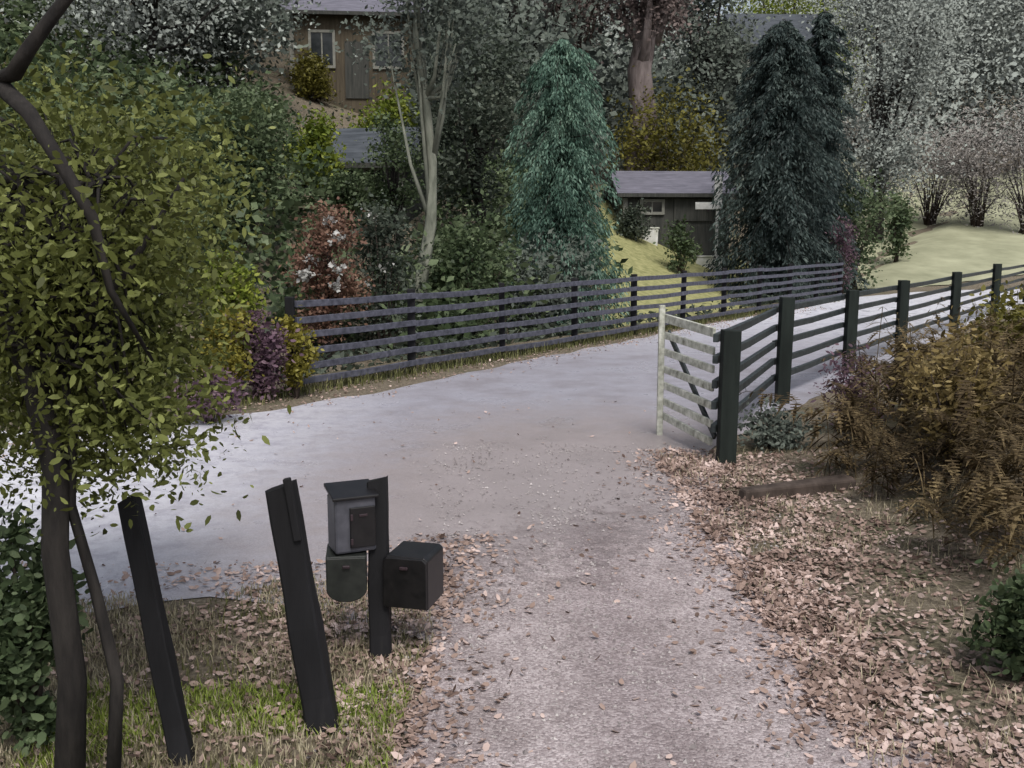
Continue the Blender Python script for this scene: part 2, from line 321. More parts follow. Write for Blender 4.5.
# ------------------------------------------------------------------ fences
def fence(name, label, posts, hts, mat_post, mat_rail, nrail, rz, pw, rw, rh, jit=.012, side=0, lean=.02):
    t = empty(name, (posts[0][0], posts[0][1], max(0, height(*posts[0]))), label, 'fence')
    base = t.location.copy()
    P = []
    for (x, y), h in zip(posts, hts):
        z = max(0, height(x, y)); P.append(Vector((x, y, z))-base)
        mb = MB(); l = Vector((random.uniform(-lean, lean), random.uniform(-lean, lean), 0))
        mb.bar(P[-1]-Vector((0,0,.3)), P[-1]+Vector((0,0,h))+l, pw*random.uniform(.9,1.1), pw, .004)
        mb.build('post', mat_post, t, bevel=.008)
    for i in range(len(P)-1):
        d = (P[i+1]-P[i]).normalized(); nrm = Vector((-d.y, d.x, 0))*side
        for k in range(nrail):
            z = rz[0]+(rz[1]-rz[0])*k/(nrail-1)
            if i+1 == len(P)-1 and False: pass
            a = P[i]+Vector((0,0,z+random.uniform(-jit,jit)))+nrm; c = P[i+1]+Vector((0,0,z+random.uniform(-jit,jit)))+nrm
            mb = MB(); mid = (a+c)/2-Vector((0,0,random.uniform(0,.015)))
            mb.bar(a+d*.0, mid+d*.01, rw, rh); mb.bar(mid-d*.01+nrm*.02, c, rw*.96, rh*.97)
            mb.build('rail', mat_rail, t, bevel=.006)
    return t
nP = 11
fp = [tuple((A0+dirA*.8).lerp(A1, i/(nP-1))) for i in range(nP)]
fence('rail_fence', 'long weathered grey rail fence along the far side of the lane', fp, [1.24]*nP, M['post_dark'], M['rail_grey'], 6, (.16, 1.14), .11, .05, .085, side=-.085)
rp = [(1.9,8.7),(3.25,11.9),(4.95,14.6),(6.72,17.2),(9.3,21.0),(12.4,25.7),(15.6,30.4)]
fence('rail_fence', 'dark post and rail fence between the brown bracken and the lane', rp, [1.19,1.28,1.22,1.25,1.26,1.3,1.25], M['fence_post'], M['rail_dark'], 5, (.30, 1.12), .155, .05, .075, side=.12)
# short pale panel turned back from the corner post
t = empty('slatted_panel', (1.86, 8.86, 0), 'short pale slatted panel set at an angle on the dark corner post', 'fence panel')
a = Vector((-.06,.0,0)); c = Vector((-.33,1.10,0))
for k in range(7):
    z = .16+k*.165
    mb = MB(); mb.bar(a+Vector((0,0,z)), c+Vector((0,0,z+.03+random.uniform(-.01,.01))), .03, .07 if k < 6 else .085); mb.build('slat', M['rail_pale'], t, bevel=.005)
mb = MB(); mb.bar(c+Vector((-.035,.0,-.2)), c+Vector((-.035,.0,1.32)), .06, .06); mb.build('post', M['rail_pale'], t, bevel=.008)
mb = MB(); d = (c-a).normalized(); o_ = Vector((.036,.012,0)); mb.bar(a+Vector((0,0,.2))+o_, c+Vector((0,0,1.05))+o_, .025, .06); mb.build('brace', M['rail_dark'], t, bevel=.004)

# ------------------------------------------------------------------ foreground posts and mailboxes
def lean_post(name, label, cat, base, top, w, group=None, notch=False, mat='post_dark', flat=.9):
    t = empty(name, base, label, cat, group); B = Vector(base); T = Vector(top)-B
    mb = MB(); ax = T.normalized(); x = Vector((1,0,0)); x = (x-ax*x.dot(ax)).normalized(); y = ax.cross(x)
    n = 9; prof = []
    sh = [(-.5,-.42),(-.42,-.5),(.42,-.5),(.5,-.42),(.5,.42),(.42,.5),(-.42,.5),(-.5,.42)]
    vs = []
    for i in range(n):
        s = -.15+(1.15)*i/(n-1); c = T*s; tw = .06*math.sin(i*1.3)
        wf = w*(1.06-.1*s)*(1+.03*math.sin(i*2.1))
        for (u, v) in sh:
            uu = u*math.cos(tw)-v*math.sin(tw); vv = u*math.sin(tw)+v*math.cos(tw)
            tip = Vector((0,0,0))
            if i == n-1: tip = ax*(.02*u+random.uniform(-.006,.006))
            vs.append(c+x*uu*wf+y*vv*wf*flat+tip)
    fs = [(i*8+j, i*8+(j+1)%8, (i+1)*8+(j+1)%8, (i+1)*8+j) for i in range(n-1) for j in range(8)]
    fs.append(tuple((n-1)*8+j for j in range(8))); mb.add(vs, fs)
    mb.build('shaft', M[mat], t)
    if notch:
        mb = MB(); mb.bar(T+x*w*.36-ax*.22+y*-.055, T+x*w*.36+ax*.035+y*-.055, .03, .03, .002); mb.build('batten', M[mat], t, bevel=.004)
    return t
def pz(px, py, Y): return at(px, py, Y)
def gpt(px, Y): 
    x = (px-512)/F*Y; return Vector((x, Y, height(x, Y)))
lean_post('timber_post', 'thick black timber post leaning left, on the grass left of the mailbox post', 'post', gpt(311, 3.86), pz(275, 490, 3.95), .118, notch=True)
lean_post('timber_post', 'slim black leaning post between the tree trunk and the thick post', 'post', gpt(160, 3.6), pz(118, 502, 3.75), .078)
lean_post('mailbox_post', 'upright dark timber post carrying three mailboxes', 'post', gpt(374, 4.55), pz(374, 482, 4.62), .095)
def mailbox(name, label, cx, py0, py1, px0, px1, Y, depth, mbody, mlid, style):
    c = at((px0+px1)/2, py1, Y); w = (px1-px0)/F*Y; h = (py1-py0)/F*Y
    t = empty(name, c, label, 'mailbox', rz=cx)
    mb = MB()
    if style == 'tall':
        mb.box((0,0,h*.45), (w, depth, h*.9)); mb.build('body', M[mbody], t, bevel=.012)
        mb = MB(); mb.add([(-w*.56,-depth*.6,h*.88),(w*.56,-depth*.6,h*.88),(w*.56,depth*.55,h*1.0),(-w*.56,depth*.55,h*1.0),
                           (-w*.56,-depth*.6,h*.93),(w*.56,-depth*.6,h*.93),(w*.56,depth*.55,h*1.06),(-w*.56,depth*.55,h*1.06)],
                          [(0,3,2,1),(4,5,6,7),(0,1,5,4),(1,2,6,5),(2,3,7,6),(3,0,4,7)]); mb.build('lid', M[mlid], t, bevel=.004)
        mb = MB(); mb.box((w*.16,-depth*.5-.006,h*.42), (w*.62, .012, h*.66)); p = mb.build('door', M[mlid], t, bevel=.004)
        mb = MB(); mb.box((w*.16,-depth*.5-.016,h*.62), (w*.2, .008, .012)); mb.build('handle', M['rust_metal'], p, bevel=.002)
        for dz in (.2, .6):
            mb = MB(); mb.box((-w*.12,-depth*.5-.016,h*dz), (.012, .01, .03)); mb.build('hinge', M['rust_metal'], p, bevel=.002)
    else:
        # arch-topped or arch-bottomed box, axis towards the viewer
        n = 12; prof = []
        for i in range(n+1):
            a_ = math.pi*i/n; prof.append((w/2*math.cos(a_), h*.72+h*.28*math.sin(a_)))
        prof = [(w/2, 0.0)]+prof+[(-w/2, 0.0)]
        if style == 'under': prof = [(x_, h-z_) for x_, z_ in prof][::-1]
        if style == 'square': prof = [(w/2,0),(w/2,h*.93),(w*.42,h),(-w*.42,h),(-w/2,h*.93),(-w/2,0)]
        k = len(prof); vs = [(x_, -depth/2, z_) for x_, z_ in prof]+[(x_, depth/2, z_) for x_, z_ in prof]
        mb.add(vs, [tuple(range(k))[::-1], tuple(range(k, 2*k))]+[(i, (i+1)%k, k+(i+1)%k, k+i) for i in range(k)])
        mb.build('body', M[mbody], t, bevel=.006)
        mb = MB(); vs = [(x_*.97, -depth/2-.012, h/2+(z_-h/2)*.95) for x_, z_ in prof]+[(x_*.97, -depth/2+.002, h/2+(z_-h/2)*.95) for x_, z_ in prof]
        mb.add(vs, [tuple(range(k))[::-1], tuple(range(k, 2*k))]+[(i, (i+1)%k, k+(i+1)%k, k+i) for i in range(k)])
        p = mb.build('door', M[mlid], t, bevel=.004)
        mb = MB(); mb.box((0,-depth/2-.02,h*.8), (w*.18, .014, .014)); mb.build('handle', M['rust_metal'], p, bevel=.003)
    return t
mailbox('mailbox', 'tall mailbox with grey body and black sloping lid, upper left on the mailbox post', R(24), 492, 556, 325, 368, 4.56, .15, 'box_grey', 'box_black', 'tall')
mailbox('mailbox', 'dark greenish mailbox with rounded underside, lower left on the mailbox post', R(8), 557, 606, 320, 361, 4.57, .22, 'box_green', 'box_green', 'under')
mailbox('mailbox', 'square black mailbox fixed low on the right of the mailbox post', R(-14), 557, 612, 386, 434, 4.6, .24, 'box_black', 'box_black', 'square')

# ------------------------------------------------------------------ trees
def clump_points(centers, sig, n, flat=.75):
    c = centers[rng.integers(0, len(centers), n)]; g = rng.normal(size=(n, 3))*sig; g[:, 2] *= flat
    return c+g
def ell_centers(n, c, r, shell=.55):
    d = rng.normal(size=(n, 3)); d /= np.linalg.norm(d, axis=1)[:, None]
    rad = shell+(1-shell)*rng.uniform(0, 1, n)**.7
    return np.array(c)+d*rad[:, None]*np.array(r)
def broad(name, label, px, Y, top, wpx, leafmat, nleaf=6000, leaf=.16, cb=.25, nclump=38, bark='bark', sig=.16, cat='tree', group=None, base=None, trunk_r=None, asp=.6, dpt=1.0, extra=None):
    x = (px-512)/F*Y; z0 = height(x, Y)
    H = (CH-(top-HOR)/F*Y)-z0; W = wpx/F*Y
    t = empty(name, (x, Y, z0), label, cat, group)
    rx = W/2*.82; zc = H*(cb+(1-cb)/2); rz = H*(1-cb)/2*.88
    C = ell_centers(nclump, (0,0,zc), (rx, rx*dpt, rz))
    tr = trunk_r or max(.03, H*.022)
    mb = MB(); n = 6; bend = [Vector((random.uniform(-1,1)*H*.018, random.uniform(-1,1)*H*.018, 0)) for _ in range(n)]
    pts = [Vector((0,0,-.25))]+[Vector((0,0,zc*1.1*(i+1)/n))+bend[i] for i in range(n)]
    mb.tube(pts, [tr*1.35]+[tr*(1-.12*i) for i in range(n)], 8)
    for c in C[:: max(1, nclump//12)]:
        s = random.uniform(.35, .8); a = pts[1+int(s*(n-1))]; c = Vector(c)
        if c.z < a.z+.1: continue
        m_ = a.lerp(c, .5)+Vector((0,0,-.06*H)); mb.tube([a, m_, c], [tr*.45, tr*.28, tr*.1], 5)
    mb.build('trunk', M[bark], t, smooth=True)
    P = clump_points(C, W*sig, int(nleaf*(3.6 if Y > 48 else 1.5)))
    P = P[P[:, 2] > H*cb*.35]
    quads('crown', leafcards(P, leaf*(.55 if Y > 48 else .75), asp, droop=.25, var=.6), M[leafmat], t)
    if extra:
        me, cnt, sz = extra; Q = clump_points(C[rng.integers(0, len(C), 7)], W*.05, cnt); quads('blossom', leafcards(Q+np.array([0,-rx*.85,0]), sz, .9), M[me], t)
    return t
def conifer(name, label, px, Y, top, wpx, leafmat, nb=90, per=110, leaf=.2, cb=.08, droop=.5, bark='bark', hang=.6, group=None, power=.8):
    x = (px-512)/F*Y; z0 = height(x, Y); H = (CH-(top-HOR)/F*Y)-z0; W = wpx/F*Y/2
    t = empty(name, (x, Y, z0), label, 'conifer', group)
    mb = MB(); mb.tube([(0,0,-.3),(0,0,H*.3),(.03*H*.2,0,H*.65),(0,0,H)], [H*.028, H*.02, H*.012, .015], 8)
    PP = []; DD = []
    per = int(per*2.3)
    for i in range(nb):
        s = cb+(1-cb)*((i+random.random())/nb); L = W*(1-s)**power*random.uniform(.5, 1.25)/(1-cb)**power+.1; a = i*2.4+random.uniform(-.4,.4)
        d = np.array([math.cos(a), math.sin(a), 0]); o = np.array([0, 0, H*s])
        tip = o+d*L+np.array([0,0,-droop*L*.55]); mid = o+d*L*.5+np.array([0,0,.04*L])
        if i % 2 == 0: mb.tube([o, mid, tip], [.012*H*(1-s)*.5+.008, .01, .004], 4)
        u = rng.uniform(.05, 1, per)[:, None]
        p = (1-u)**2*o+2*u*(1-u)*mid+u*u*tip
        side = np.array([-d[1], d[0], 0])
        sw = rng.normal(size=(per, 1))*L*.13*(1.1-u)**.5
        p = p+side*sw; p[:, 2] -= np.abs(rng.normal(size=per))*hang*L*.16
        q = d*(rng.uniform(.2, 1, (per,1)))+side*np.sign(sw)*rng.uniform(0, .9, (per,1))+rng.normal(size=(per,3))*.25
        q[:, 2] -= hang*1.0
        PP.append(p); DD.append(q)
    mb.build('trunk', M[bark], t, smooth=True)
    quads('crown', leafcards(np.concatenate(PP), leaf*.62, .30, np.concatenate(DD), var=.6), M[leafmat], t)
    return t
def shrub(name, label, px, Y, top, wpx, leafmat, nleaf=2500, leaf=.09, z=None, group=None, nclump=16, extra=None, sig=.13, asp=.6, dpt=.9):
    x = (px-512)/F*Y; z0 = height(x, Y) if z is None else z; H = (CH-(top-HOR)/F*Y)-z0; W = wpx/F*Y
    t = empty(name, (x, Y, z0), label, 'shrub', group)
    C = ell_centers(nclump, (0,0,H*.5), (W*.38, W*.38*dpt, H*.42), .35)
    mb = MB()
    for c in C:
        c = Vector(c); mb.tube([(random.uniform(-.06,.06)*W, random.uniform(-.05,.05)*W, -.1), c*.5+Vector((0,0,.05*H)), c], [.008+.008*H, .006+.004*H, .005], 5)
    mb.build('stems', M['bark_brown'], t, smooth=True)
    s = W*sig; P = clump_points(C, s, nleaf, min(1, H/W)); P = P[(P[:, 2] > .02)]
    quads('foliage', leafcards(P, leaf*(.72 if Y > 48 else .9), asp, hexa=Y < 13, var=.6), M[leafmat], t)
    if extra:
        me, cnt, sz = extra
        Q = clump_points(C[np.argsort(C[:, 1])[:5]]+np.array([0,-s,0]), s*.35, cnt); quads('blossom', leafcards(Q, sz, .9), M[me], t)
    return t

# -- behind the far fence, left to right
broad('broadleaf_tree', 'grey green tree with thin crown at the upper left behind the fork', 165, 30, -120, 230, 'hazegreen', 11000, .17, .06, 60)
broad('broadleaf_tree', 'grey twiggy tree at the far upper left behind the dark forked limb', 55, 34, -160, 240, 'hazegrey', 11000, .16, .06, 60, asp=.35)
broad('broadleaf_tree', 'grey green tree with dark gaps left of the brown house', 235, 33, -60, 125, 'greygreen', 9000, .18, .15, 44)
broad('broadleaf_tree', 'dark green tree between the olive foliage and the red shrub', 245, 21, 95, 105, 'mid', 8000, .12, .12, 34)
shrub('shrub', 'lime green shrub at the left end of the far fence', 222, 12.3, 232, 66, 'lime', 3600, .07, nclump=14)
shrub('shrub', 'yellow leaved shrub low against the left end of the far fence', 224, 11.8, 305, 60, 'yellow', 2600, .06)
shrub('shrub', 'low dark brown shrub beside the road left of the far fence', 205, 10.6, 372, 75, 'purple', 2200, .05)
shrub('shrub', 'purplish shrub in front of the left end of the far fence', 262, 12.2, 300, 62, 'purple', 3000, .06)
shrub('shrub', 'small ochre yellow shrub right of the purplish one', 294, 12.3, 298, 36, 'yellow', 1600, .06)
broad('ornamental_tree', 'small dark red leaved tree with white blossom behind the far fence', 328, 17, 200, 62, 'red', 4200, .09, .12, 22, cat='tree', extra=('blossom', 220, .085))
shrub('shrub', 'dark shrub flecked with white blossom right of the red tree', 383, 18, 196, 78, 'dark', 3600, .09, extra=('blossom', 60, .07))
shrub('shrub', 'bright lime green shrub just below the brown house', 392, 34, 96, 62, 'lime', 3500, .15)
shrub('shrub', 'lime green shrub left of the grey roofed shed', 322, 26, 118, 62, 'lime', 4500, .12)
shrub('shrub', 'low dark green shrub in the shade under the pale trunk', 470, 20, 205, 95, 'mid', 4200, .11)
shrub('shrub', 'grey leaved shrub below the blue green conifer', 545, 22, 215, 90, 'greygreen', 3800, .11)
broad('broadleaf_tree', 'tall pale trunked tree with thin grey green crown', 427, 19.5, -60, 120, 'greygreen', 4200, .12, .62, 26, bark='bark_pale', trunk_r=.13)
broad('broadleaf_tree', 'dark green tree between the pale trunk and the blue green conifer', 478, 26, 10, 110, 'dark', 7000, .15, .15, 36)
broad('broadleaf_tree', 'tall grey green tree rising behind the blue green conifer', 520, 38, -110, 150, 'greygreen', 8000, .2, .2, 40)
conifer('blue_conifer', 'blue green weeping conifer in the middle beyond the far fence', 560, 23, 48, 124, 'teal', 160, 150, .15, .06, 1.0, hang=1.2, power=.24)
broad('copper_tree', 'tall russet brown tree behind the blue green conifer', 640, 41, -130, 84, 'russet', 8000, .2, .40, 40, bark='bark_rose', trunk_r=.62, cat='tree')
broad('copper_tree', 'smaller russet tree showing at the top left of the tall russet one', 572, 42, -90, 100, 'russet', 5000, .2, .5, 30, bark='bark_brown', cat='tree')
shrub('shrub', 'rounded olive ochre shrub above the low lilac roof', 668, 40, 94, 112, 'ochre', 7000, .16, nclump=30)
shrub('shrub', 'dark rounded shrub on the pale lawn', 680, 33.5, 214, 34, 'mid', 1600, .12)
conifer('dark_conifer', 'large dark conifer between the lawn and the open field', 772, 33, 30, 128, 'slate', 190, 170, .23, .04, .8, hang=.9, power=.3)
conifer('dark_conifer', 'second slate dark conifer close behind the large one, leaning over its right', 812, 37, 22, 92, 'slate', 130, 150, .24, .05, .7, hang=.9, power=.4)
broad('broadleaf_tree', 'yellow green tree at the top above the dark slate roof', 772, 62, -60, 130, 'lime', 7000, .3, .2, 36)
broad('broadleaf_tree', 'grey green tree between the russet tree and the dark conifer', 702, 46, -60, 80, 'greygreen', 8000, .24, .2, 40)
shrub('shrub', 'mid green shrub right of the dark conifer at the field edge', 850, 38, 165, 85, 'mid', 4500, .16)
shrub('shrub', 'small dark round shrub standing alone on the pale field', 893, 44, 188, 34, 'mid', 1800, .17)
shrub('shrub', 'brownish twiggy shrub beside the lane under the dark conifer', 840, 34, 205, 30, 'purple', 1500, .12, asp=.3)
lbls = ['grey twiggy bush on the far field edge, left of its row', 'pinkish grey bush, second from the left on the far field edge', 'pale pinkish bush in the middle of the far field edge', 'pinkish grey bush, second from the right on the far field edge', 'pale twiggy bush at the right end of the far field edge']
for i, (px, Y, top, w) in enumerate([(812, 60, 110, 90), (872, 58, 118, 100), (925, 55, 105, 95), (972, 52, 110, 90), (1020, 50, 100, 95)]):
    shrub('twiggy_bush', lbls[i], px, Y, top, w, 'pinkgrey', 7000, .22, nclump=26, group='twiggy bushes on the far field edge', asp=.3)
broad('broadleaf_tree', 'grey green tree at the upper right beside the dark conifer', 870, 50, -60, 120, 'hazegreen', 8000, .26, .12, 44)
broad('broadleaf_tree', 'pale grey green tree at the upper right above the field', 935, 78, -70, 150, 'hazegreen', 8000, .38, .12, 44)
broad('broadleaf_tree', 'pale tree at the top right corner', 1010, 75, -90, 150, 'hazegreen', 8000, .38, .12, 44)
shrub('shrub', 'dark shrub in front of the slate blue shed', 352, 24.5, 172, 55, 'mid', 3200, .11)
broad('broadleaf_tree', 'thin grey green tree half hiding the slate blue shed', 396, 23, 112, 50, 'mid', 2600, .11, .3, 20)
shrub('shrub', 'low dark shrub against the wall of the low lilac roofed building', 632, 35.5, 206, 34, 'dark', 2600, .11)
shrub('shrub', 'ochre shrub covering the left wall of the brown house', 318, 38.5, 66, 40, 'ochre', 4200, .13)
shrub('shrub', 'dark shrub under the right window of the brown house', 425, 38, 70, 60, 'dark', 4200, .13)
# ground cover under the slope and hedge row behind fence: uncountable
P = []
for _ in range(26000):
    s = abs(random.gauss(0, 1))*9+1.0; l = random.uniform(-9, 27)
    q = A0+dirA*l+nA*s
    u = q.x/q.y
    if u > .08 and u < .24 and s > 1.6 and s < 18: continue
    if u > .34: continue
    P.append((q.x, q.y, height(q.x, q.y)+random.uniform(0, .45)*(noise.noise(Vector((q.x*.5, q.y*.5, 0)))+.7)))
tag(quads('ground_cover', leafcards(np.array(P), .15, .55), M['dark']), 'dark leafy ground cover on the slope behind the far fence', 'ground cover', kind='stuff')
# far wood
P = []
for _ in range(2600):
    Y = random.uniform(66, 230); u = random.uniform(-.85, .95); x = u*Y; z = height(x, Y); h = random.uniform(6, 13); w = random.uniform(2.5, 4.5)
    k = 200
    c = ell_centers(k, (x, Y, z+h*.55), (w, w, h*.5), .6); P.append(c+rng.normal(size=(k, 3))*.4)
P = np.concatenate(P)
tag(quads('far_wood', leafcards(P, .38, .6, var=.6), M['hazegreen']), 'grey green wood with haze painted into its leaf colour, covering the far hillside', 'woodland', kind='stuff')
P = []
for _ in range(1100):
    Y = random.uniform(34, 66); u = random.uniform(-1.0, .22); x = u*Y
    if -.24 < u < -.07 and Y < 46: continue
    if .06 < u and Y < 42: continue
    z = height(x, Y); h = random.uniform(4, 8); w = random.uniform(1.2, 2.6); k = 150
    c = ell_centers(k, (x, Y, z+h*.5), (w, w, h*.5), .5); P.append(c+rng.normal(size=(k, 3))*.3)
P = np.concatenate(P)
tag(quads('hillside_undergrowth', leafcards(P, .30, .55, var=.6), M['greygreen']), 'grey green undergrowth between the trees on the slope', 'undergrowth', kind='stuff')

P = []
for _ in range(520):
    Y = random.uniform(17, 36); u = random.uniform(-.62, -.17) if random.random() < .7 else random.uniform(-.1, .08); x = u*Y
    if (Vector((x, Y))-A0).dot(nA) < 2.2: continue
    if -.24 < u < -.07 and Y > 24: continue
    z = height(x, Y); h = random.uniform(.8, 2.2); w = random.uniform(.5, 1.3); k = 110
    c = ell_centers(k, (x, Y, z+h*.45), (w, w, h*.5), .5); P.append(c+rng.normal(size=(k, 3))*.12)
P = np.concatenate(P)
tag(quads('bank_undergrowth', leafcards(P, .2, .55, var=.6), M['mid']), 'green undergrowth on the near slope left of the houses', 'undergrowth', kind='stuff')
# ------------------------------------------------------------------ buildings
def house(name, label, px, Y, base_py, w, d, h, roof_h, wallm, roofm, rz=0, ov=.35, win=(), door=None, trim='trim_pale'):
    p = at(px, base_py, Y); t = empty(name, (p.x, p.y, p.z), label, 'building', rz=rz)
    mb = MB(); mb.box((0,0,h/2-1.5), (w, d, h+3)); 
    # gables
    mb.add([(-w/2,-d/2,h),(-w/2,d/2,h),(-w/2,0,h+roof_h),(-w/2+.1,-d/2,h),(-w/2+.1,d/2,h),(-w/2+.1,0,h+roof_h)], [(0,1,2),(3,5,4),(0,2,5,3),(1,4,5,2)])
    mb.add([(w/2-.1,-d/2,h),(w/2-.1,d/2,h),(w/2-.1,0,h+roof_h),(w/2,-d/2,h),(w/2,d/2,h),(w/2,0,h+roof_h)], [(0,1,2),(3,5,4),(0,2,5,3),(1,4,5,2)])
    mb.build('wall', M[wallm], t)
    W2 = w/2+ov; D2 = d/2+ov; e = h-ov*roof_h/(d/2); th = .14
    mb = MB()
    for sg in (-1, 1):
        vs = [(-W2,sg*D2,e),(W2,sg*D2,e),(W2,0,h+roof_h),(-W2,0,h+roof_h)]; vs += [(x_,y_,z_+th) for x_,y_,z_ in vs]
        mb.add([(x_,y_,z_+.02) for x_,y_,z_ in vs], [(0,3,2,1),(4,5,6,7),(0,1,5,4),(1,2,6,5),(2,3,7,6),(3,0,4,7)])
    rf = mb.build('roof', M[roofm], t)
    mb = MB(); mb.box((0,-D2-.05,e+.08), (2*W2, .08, .13)); mb.build('gutter', M['wall_dark'], t)
    for sx in (-1, 1):
        mb = MB(); mb.box((sx*(w/2-.08),-d/2-.03,h/2-.1), (.16, .06, h-.1)); mb.build('corner_board', M[trim], t)
    for (wx, wz, ww, wh) in win:
        mb = MB()
        for dx in (-1, 1): mb.box((wx+dx*ww/2, -d/2-.04, wz), (.1, .08, wh+.1))
        for dz in (-1, 1): mb.box((wx, -d/2-.04, wz+dz*wh/2), (ww-.1, .08, .1))
        mb.box((wx, -d/2-.03, wz), (.05, .05, wh-.1)); f_ = mb.build('window', M[trim], t)
        mb = MB(); mb.box((wx, -d/2-.012, wz), (ww-.06, .02, wh-.06)); mb.build('pane', M['glass'], f_)
    if door:
        dx, dw, dh = door; mb = MB(); mb.box((dx,-d/2-.03,dh/2), (dw,.06,dh)); dd = mb.build('door', M['wall_dark'], t)
        mb = MB(); mb.box((dx+dw*.38,-d/2-.08,dh*.5), (.05,.05,.14)); mb.build('handle', M['rust_metal'], dd)
    return t
house('timber_house', 'brown timber house with lilac grey roof high on the slope', 365, 42, 112, 5.0, 5, 3.2, 1.6, 'wall_brown', 'roof_lilac', R(6), win=[(-1.3,1.8,.9,1.3),(1.2,1.8,1.1,1.3)], door=(.0,.9,2.1))
house('garden_shed', 'small shed with slate blue roof below the brown house', 374, 28, 200, 2.6, 2.4, .9, .85, 'wall_dark', 'roof_blue', R(-10), ov=.25, win=[(.5,.5,.6,.5)])
house('low_garage', 'low building with lilac grey roof beyond the pale lawn', 665, 38, 222, 3.9, 3, .95, .75, 'wall_dark', 'roof_lilac', R(4), ov=.25, win=[(-.9,.5,.8,.45)], door=(.6,1.4,.8))
house('hill_house', 'dark slate roofed house high behind the large dark conifer', 766, 52, 92, 4.6, 4, 1.7, 1.6, 'wall_dark', 'roof_blue', R(3), win=[(-1.5,.9,.9,.9),(1.5,.9,.9,.9)])
p = at(712, 206, 36.0); t = empty('white_sign', (p.x, p.y, height(p.x, p.y)), 'white upright board with a foot beside the low lilac roofed building', 'sign board')
hh = p.z-height(p.x, p.y)
mb = MB(); mb.box((.1,0,hh+.5), (.28,.05,1.1)); mb.build('board', M['white_paint'], t, bevel=.01)
mb = MB(); mb.box((-.25,0,hh-.02), (.9,.06,.25)); mb.build('cross_piece', M['white_paint'], t, bevel=.01)
mb = MB(); mb.box((.1,.06,hh/2-.1), (.1,.06,hh)); mb.build('leg', M['white_paint'], t)
for lb, px in (('low white garden wall left of the dark shrub on the lawn', 643), ('low white garden wall right of the dark shrub on the lawn', 707)):
    x = (px-512)/F*36.2; z0 = height(x, 36.2)
    zt = z0+.42
    o = MB(); o.box((0,0,(zt-z0)/2-.1), (.95,.25,zt-z0+.2), jit=.02); o.box((0,0,zt-z0+.03), (1.05,.33,.06), jit=.01)
    w_ = o.build('garden_wall', M['white_wall'], bevel=.02); w_.location = (x, 36.2, z0); tag(w_, lb, 'wall')

# ------------------------------------------------------------------ foreground tree, left
t = empty('foreground_tree', (-1.62, 3.35, height(-1.62, 3.35)), 'olive leaved foreground tree with dark forked limbs at the left', 'tree')
O = Vector(t.location)
def rel(px, py, Y): return at(px, py, Y)-O
mb = MB()
mb.tube([Vector((0,0,-.2)), rel(48,700,3.35), rel(40,560,3.35), rel(46,470,3.4), rel(28,380,3.5), rel(-8,260,3.6), rel(-30,130,3.6), rel(-22,40,3.5), rel(0,-60,3.4), rel(40,-160,3.3)],
        [.058,.048,.045,.044,.044,.046,.045,.042,.035,.02], 10)
mb.build('trunk', M['bark'], t, smooth=True)
mb = MB(); mb.tube([rel(-25,62,3.55), rel(12,88,3.3), rel(42,118,3.15), rel(72,170,3.1), rel(98,218,3.1), rel(112,290,3.15), rel(150,360,3.2)], [.035,.03,.024,.021,.018,.012,.005], 8); mb.build('limb', M['bark'], t, smooth=True)
mb = MB(); mb.tube([rel(10,88,3.3), rel(30,80,3.22), rel(46,58,3.2), rel(70,30,3.2), rel(100,-4,3.2), rel(150,-40,3.2)], [.02,.026,.023,.02,.018,.012], 8); mb.build('limb', M['bark'], t, smooth=True)
mb = MB(); mb.tube([rel(30,400,3.5), rel(70,330,3.4), rel(130,270,3.4), rel(190,180,3.5)], [.03,.022,.014,.006], 7); mb.build('limb', M['bark'], t, smooth=True)
mb = MB(); mb.tube([rel(85,800,3.3), rel(95,700,3.35), rel(78,600,3.4), rel(58,510,3.4), rel(66,420,3.45), rel(52,340,3.5)], [.028,.024,.02,.017,.014,.01], 7); mb.build('stem', M['bark'], t, smooth=True)
C = []
def blob(px, py, rx, ry, n, Ymin=3.2, Ymax=5.2):
    for _ in range(n):
        a = random.uniform(0, 2*math.pi); r = math.sqrt(random.random()); Y = random.uniform(Ymin, Ymax)
        C.append(tuple(rel(px+rx*r*math.cos(a), py+ry*r*math.sin(a), Y)))
blob(185, 190, 34, 40, 4, 3.8, 5.2); blob(30, 170, 110, 60, 12); blob(90, 250, 110, 70, 46); blob(50, 335, 105, 85, 46); blob(120, 370, 50, 45, 10, 3.4, 5); blob(140, 260, 25, 100, 10, 3.6, 5); blob(35, 420, 60, 40, 12)
blob(110, 145, 90, 30, 7, 3.6, 5); blob(165, 340, 16, 60, 3, 3.6, 4.6); blob(-120, 250, 120, 200, 40); blob(120, 420, 70, 22, 12, 3.3, 4.2)
C = np.array(C)
tw = MB()
for c in C[::1]:
    c = Vector(c); a = rel(random.choice([28, 70, 98, 110]), random.choice([180, 240, 290, 350]), 3.4); tw.tube([a, a.lerp(c, .5)+Vector((0,0,.07)), c], [.009,.006,.003], 4)
tw.build('twigs', M['bark'], t, smooth=True)
P = clump_points(C, .145, 58000, .85); quads('foliage', leafcards(P, .028, .48, droop=.5, var=.8, hexa=True), M['olive'], t)
# dark shrubs bottom left and bottom right
shrub('evergreen_shrub', 'dark evergreen shrub at the foot of the foreground tree', 2, 3.7, 500, 110, 'mid', 3800, .045)
shrub('evergreen_shrub', 'dark green shrub at the bottom right corner', 1062, 4.3, 590, 110, 'mid', 3500, .045)

